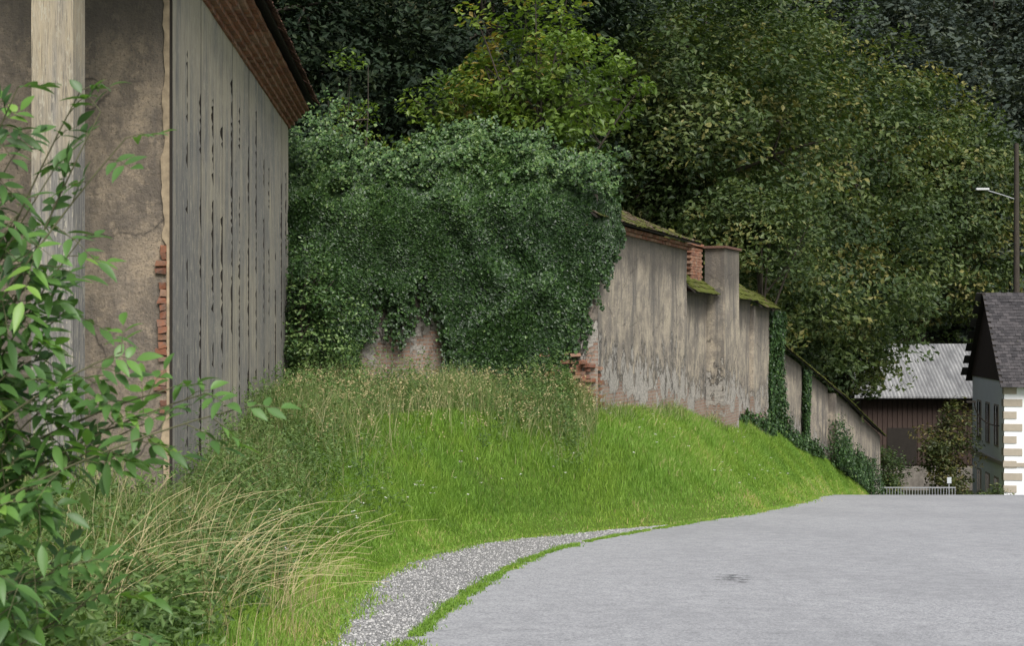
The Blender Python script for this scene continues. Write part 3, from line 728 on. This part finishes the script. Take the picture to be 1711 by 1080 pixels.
obj_from('gable_boards', [HP(-.05, -.3, ez), HP(-.05, DP+.3, ez), HP(-.05, DP/2, rz_ - .1), HP(.2, -.3, ez), HP(.2, DP+.3, ez), HP(.2, DP/2, rz_-.1)], [(0,1,2), (5,4,3), (0,2,5,3), (2,1,4,5), (1,0,3,4)], m_brown, parent=hs)
tile_roof('roof_front', HP(-.35, -.6, ez - .3), HP(LN+.6, -.6, ez - .3), HP(-.35, DP/2, rz_), HP(LN+.6, DP/2, rz_), m_slate, hs, .35, .35)
tile_roof('roof_back', HP(LN+.6, DP+.6, ez - .3), HP(-.35, DP+.6, ez - .3), HP(LN+.6, DP/2, rz_), HP(-.35, DP/2, rz_), m_slate, hs, .8, .8)
box('chimney', (5, DP/2-.5, rz_-1), (6, DP/2+.5, rz_+1.3), m_brick, hs, HA, OO)
for fz0, fz1 in ((-7.9, -5.4), (-12.3, -10.1)):
    for b in (1.7, 4.4, 7.2):
        box('window_frame', (-.04, b-.12, fz0-.12), (.02, b+1.22, fz1+.12), m_beige, hs, HA, OO)
        box('window', (-.06, b, fz0), (.02, b+1.1, fz1), m_glass, hs, HA, OO)
        box('window_bar', (-.075, b+.51, fz0), (-.03, b+.59, fz1), m_white, hs, HA, OO)
    for a in (2.6, 5.6, 8.6, 11.6):
        box('window_frame', (a-.12, -.04, fz0-.12), (a+1.22, .02, fz1+.12), m_beige, hs, HA, OO)
        box('window', (a, -.06, fz0), (a+1.1, .02, fz1), m_glass, hs, HA, OO)
for i in range(11):
    z0 = gz + .5 + i*.78; w = 1.1 if i % 2 else .75
    if z0 + .5 < ez - .2:
        box('quoin', (-.05, -.05, z0), (w, .03, z0+.45), m_beige, hs, HA, OO)
        box('quoin_side', (-.055, .035, z0), (.02, w*.5, z0+.45), m_beige, hs, HA, OO)
box('string_course', (-.09, -.09, -9.1), (LN, 0.0, -8.85), m_beige, hs, HA, OO)
box('string_course_side', (-.095, .005, -9.1), (.0, DP, -8.85), m_beige, hs, HA, OO)
t = np.linspace(0, 1, 14)
lm = empty('wall_lamp'); base = HP(-.06, 1.2, -6.6)
pts = np.stack([base[0] - 1.7*np.sin(t*math.pi*.5), base[1] - .4*t, base[2] + 1.7*(1-np.cos(t*math.pi*.5))*.95], 1)
tubes([(pts, np.full(14, .045))], 'bracket', m_dark, lm)
boxes([pts[-1] + np.array([-.25, 0, -.05])], [.6, .25, .12], [np.eye(3)], 'lamp_head', m_dark, lm)

# ------------------------------------------------------------------ shed
sh = empty('wooden_shed')
m_corr = M('corrugated_roof'); g = m_corr.geo(); n_ = m_corr.noise(m_corr.mapp(g, (1, .4, .4)), 1.2, 6, .7)
wv = m_corr.n('ShaderNodeTexWave', bands_direction='X'); m_corr.l(g, wv.inputs[0]); wv.inputs['Scale'].default_value = 1.1
m_corr.bsdf(m_corr.mix(m_corr.ramp(wv.outputs['Fac'], [(.2, 0.), (.8, .6)]), m_corr.mix(m_corr.ramp(n_, [(.35, 0.), (.65, 1.)]), (.14,.14,.14), (.33,.33,.32)), (.12,.12,.125)), .6, .3, m_corr.bump(wv.outputs['Fac'], 1., .06)); m_corr = m_corr.m
box('stone_base', (27.2, 111.1, -14), (37.5, 119, -11.2), mat_simple('rubble_stone', (.30,.27,.23), .9, .6, 2.5), sh)
box('timber_walls', (27.3, 111.2, -11.2), (37.4, 118.9, -5.4), m_brown, sh)
for i in range(26):
    xx = 27.4 + i*.39
    box('board', (xx, 111.12, -11.1), (xx+.34, 111.2, -5.5), m_brown, sh)
box('door_opening', (29.3, 111.05, -11.1), (31.6, 111.13, -8.2), m_dark, sh)
def slab(name, a, b, c, d_, mat, parent, t=.12):
    q = [np.array(p, float) for p in (a, b, c, d_)]; lo = [p - [0, 0, t] for p in q]
    return obj_from(name, q + lo, [(0,1,2,3), (7,6,5,4), (0,4,5,1), (1,5,6,2), (2,6,7,3), (3,7,4,0)], mat, parent=parent)
slab('roof_front', (26.4, 109.8, -5.7), (38.2, 109.8, -5.7), (38.2, 116, -1.7), (26.4, 116, -1.7), m_corr, sh)
slab('roof_back', (38.2, 121, -5.2), (26.4, 121, -5.2), (26.4, 116, -1.7), (38.2, 116, -1.7), m_corr, sh)

# ------------------------------------------------------------------ railing, sign, lamp
rl = empty('railing'); m_metal = mat_simple('galvanised_metal', (.30,.31,.32), .5, .2, 6)
zt_ = -9.30; zb_ = float(hgt(22, 80)) - .1
C = [[x_, 80, (zt_+zb_)/2] for x_ in np.arange(20.6, 25.0, .16)]
boxes(C, [.03, .03, zt_-zb_], [np.eye(3)], 'bars', m_metal, rl)
boxes([[22.75, 80, zt_+.03]], [4.4, .07, .06], [np.eye(3)], 'top_rail', m_metal, rl)
sg = empty('small_sign'); boxes([[24.7, 80.4, -10.0]], [.05, .05, 2.2], [np.eye(3)], 'post', m_metal, sg)
boxes([[24.7, 80.35, -8.9]], [.24, .03, .34], [np.eye(3)], 'panel', mat_simple('sign_white', (.45,.48,.5), .5, .05), sg)
sl2 = empty('street_lamp'); px = 37.6; py = 106
tubes([(np.array([[px, py, -13], [px, py, 0], [px, py, 13.4]]), np.array([.28, .24, .17]))], 'pole', m_bark, sl2)
tubes([(np.array([[px, py, 9.2], [px-1.2, py, 9.6], [px-2.2, py, 9.9]]), np.array([.05, .05, .05]))], 'arm', m_metal, sl2)
boxes([[px-2.55, py, 10.0]], [.95, .3, .15], [np.eye(3)], 'head', mat_simple('lamp_grey', (.55,.56,.56), .4, .05), sl2)

# ------------------------------------------------------------------ foreground elder bush (pinnate leaves)
m_elder = mat_leaf('elder_leaves', [(0, (.045,.10,.03)), (.5, (.085,.175,.045)), (.85, (.13,.26,.05)), (1, (.20,.34,.065))], .32, .42, .45)
rb_ = np.random.default_rng(5)
tips = [(-1.63,6.0,.78),(-1.75,6.05,.90),(-1.85,6.1,1.0),(-2.05,5.9,.98),(-2.15,6.1,.7),(-1.95,6,.62),(-1.85,6.1,.36),(-2.05,5.9,.45),(-2.1,6,.12),(-1.95,6.2,.05),
        (-2.08,5.9,-.2),(-2.12,6.1,-.5),(-1.9,6,-.3),(-1.62,5.9,-.12),(-1.15,5.9,-.36),(-1.3,6,-.30),(-1.45,6,-.28),(-1.55,6.1,-.42),(-1.75,6,-.38),(-1.98,5.9,-.68),
        (-2.15,5.6,-.9),(-1.95,5.8,-1.0),(-1.7,6.2,-1.15),(-2.0,6.3,-1.05),(-1.8,5.9,-1.0),(-2.2,6.2,.3),(-2.25,6,-.1),(-2.1,5.8,-1.2),(-1.6,6,-1.3),(-2.2,6,.95),
        (-2.15,6,.85),(-2.02,6.1,.25),(-2.1,6,-.35),(-2.0,6,-.1),(-1.7,6,-.55),(-2.1,5.7,-.75)]
paths = []; LV = []; LF = []; LR = []; off = 0
prof = np.array([0, .55, .95, 1., .75, .38, 0.]); tl_ = np.array([0, .14, .32, .5, .7, .87, 1.])
def leaflet(p, d, nrm, L, W, rn):
    global off
    d = nz(d); nrm = nz(nrm - d*np.dot(nrm, d)); s = np.cross(d, nrm); droop = rb_.uniform(.05, .45)
    c = p + d*L*tl_[:, None] - np.array([0, 0, 1.])*droop*L*(tl_[:, None]**2)
    l = c + s*(W*.5*prof)[:, None] + nrm*(W*.14*prof)[:, None]; r_ = c - s*(W*.5*prof)[:, None] + nrm*(W*.14*prof)[:, None]
    LV.append(np.concatenate([c, l, r_]))
    for i in range(6):
        LF.append([off+i, off+7+i, off+8+i, off+i+1]); LF.append([off+i, off+i+1, off+15+i, off+14+i]); LR.extend([rn, rn])
    off += 21
for ti, t_ in enumerate(tips):
    t_ = np.array(t_); b0 = np.array([-2.75 + rb_.normal(0, .1), 6.0 + rb_.normal(0, .2), min(-1.0, t_[2] - .5) - rb_.uniform(0, .5)])
    mid = (b0 + t_)/2 + np.array([-.05, 0, .22]); q = np.linspace(0, 1, 12)[:, None]
    pp = (1-q)**2*b0 + 2*q*(1-q)*mid + q**2*t_
    paths.append((pp, .007*(1 - .8*q[:, 0]) + .0015))
    for k in range(10):
        u_ = 1 - k*.055 if k else 1; pos = np.array([np.interp(u_, q[:, 0], pp[:, j]) for j in range(3)])
        ax0 = nz(pp[-1] - pp[-3]); dirr = nz(ax0*(.9 if k == 0 else .3) + rb_.normal(0, .6, 3) + np.array([.15, 0, -.05]))
        LL = rb_.uniform(.13, .22); stem = np.array([pos + dirr*LL*a_ + np.array([0, 0, -.06*a_*a_]) for a_ in (0, .5, 1)])
        paths.append((stem, np.array([.0025, .002, .001])))
        nn = nz(np.array([0, -.45, .9]) + rb_.normal(0, .35, 3)); sd = nz(np.cross(dirr, nn)); rn = np.clip(rb_.normal(.5, .24), 0, 1)
        leaflet(stem[2], dirr, nn, rb_.uniform(.10, .145), .042, rn)
        for a_ in (.35, .7):
            for sg_ in (-1, 1):
                leaflet(stem[0] + (stem[2]-stem[0])*a_, sd*sg_ + dirr*.6, nn, rb_.uniform(.085, .12), .038, np.clip(rn + rb_.normal(0, .08), 0, 1))
e = empty('elder_bush'); tubes(paths, 'stems', m_twig, e, 5)
obj_from('leaves', np.concatenate(LV), np.array(LF), m_elder, rnd=np.array(LR), parent=e, smooth=True)

m_weed = mat_leaf('weed_leaves', [(0, (.05,.09,.028)), (.5, (.10,.17,.045)), (1, (.19,.26,.085))], .3, .5, .3)
def weeds(n, fx, fy, hmax, per, sz, rr):
    x = fx(n); y = fy(n); k = (x < xg(y) - .6) & ((y < 16.8) | (x > bx(y) + .1)); x, y = x[k], y[k]; n = len(x)
    h = R.uniform(.25, 1, n)*hmax*(1 + .4*gp1(x, y)); X = np.repeat(x, per); Y = np.repeat(y, per); hh = np.repeat(h, per)
    a = R.random(len(X)); w = rr*(1 - .6*a)
    C = np.stack([X + R.normal(0, 1, len(X))*w, Y + R.normal(0, 1, len(X))*w, hgt(X, Y) + a*hh], 1)
    Nn = np.array([0, -.2, .8]) + R.normal(0, .6, C.shape); s = R.uniform(.6, 1.3, len(C))*sz
    v, f = leaf_quads(C, Nn, s*1.6, s*.6, R); return v, f, np.repeat(R.random(n), per)*.6 + R.random(len(C))*.4
sets = [weeds(480, lambda n: R.uniform(-4.2, -1.6, n), lambda n: R.uniform(6.2, 10.5, n), .6, 40, .055, .09),
        weeds(560, lambda n: R.uniform(-4.6, -2.0, n), lambda n: R.uniform(10, 17, n), .6, 40, .045, .1),
        weeds(700, lambda n: -4.8 + np.abs(R.normal(0, 1.2, n)), lambda n: R.uniform(17, 32, n), 1.2, 60, .045, .12),
        weeds(560, lambda n: 1.4 - np.abs(R.normal(0, 3.2, n)), lambda n: 32.8 - np.abs(R.normal(0, 1.6, n)), 1.2, 50, .05, .12)]
V_ = []; F_ = []; R_ = []; off2 = 0
for v, f, r_ in sets: V_.append(v); F_.append(f + off2); R_.append(r_); off2 += len(v)
obj_from('weeds', np.concatenate(V_), np.concatenate(F_), m_weed, rnd=np.concatenate(R_))

# ------------------------------------------------------------------ light
w = bpy.data.worlds.new('World'); scene.world = w; w.use_nodes = True
nt = w.node_tree; bg = nt.nodes['Background']; sky = nt.nodes.new('ShaderNodeTexSky'); sky.sky_type = 'NISHITA'; sky.sun_disc = False
el = math.radians(48); az = math.radians(158)
sky.sun_elevation = el; sky.sun_rotation = az; sky.air_density = 1.0; sky.dust_density = 3.0
hsn = nt.nodes.new('ShaderNodeHueSaturation'); hsn.inputs['Saturation'].default_value = .55
nt.links.new(sky.outputs[0], hsn.inputs['Color']); nt.links.new(hsn.outputs[0], bg.inputs[0]); bg.inputs[1].default_value = .15
sd = bpy.data.lights.new('sun', 'SUN'); sd.energy = 4.2; sd.angle = math.radians(35); sd.color = (1, .98, .95)
so = bpy.data.objects.new('sun', sd); scene.collection.objects.link(so)
dv = Vector((math.sin(az)*math.cos(el), math.cos(az)*math.cos(el), math.sin(el)))
so.rotation_euler = dv.to_track_quat('Z', 'Y').to_euler()

cd = bpy.data.cameras.new('camera'); cd.lens = 50; cd.sensor_width = 36; cd.clip_end = 1500
cd.dof.use_dof = True; cd.dof.focus_distance = 32; cd.dof.aperture_fstop = 6.3
co = bpy.data.objects.new('camera', cd); scene.collection.objects.link(co)
co.location = (0, 0, 0); co.rotation_euler = (math.radians(90), 0, 0); scene.camera = co
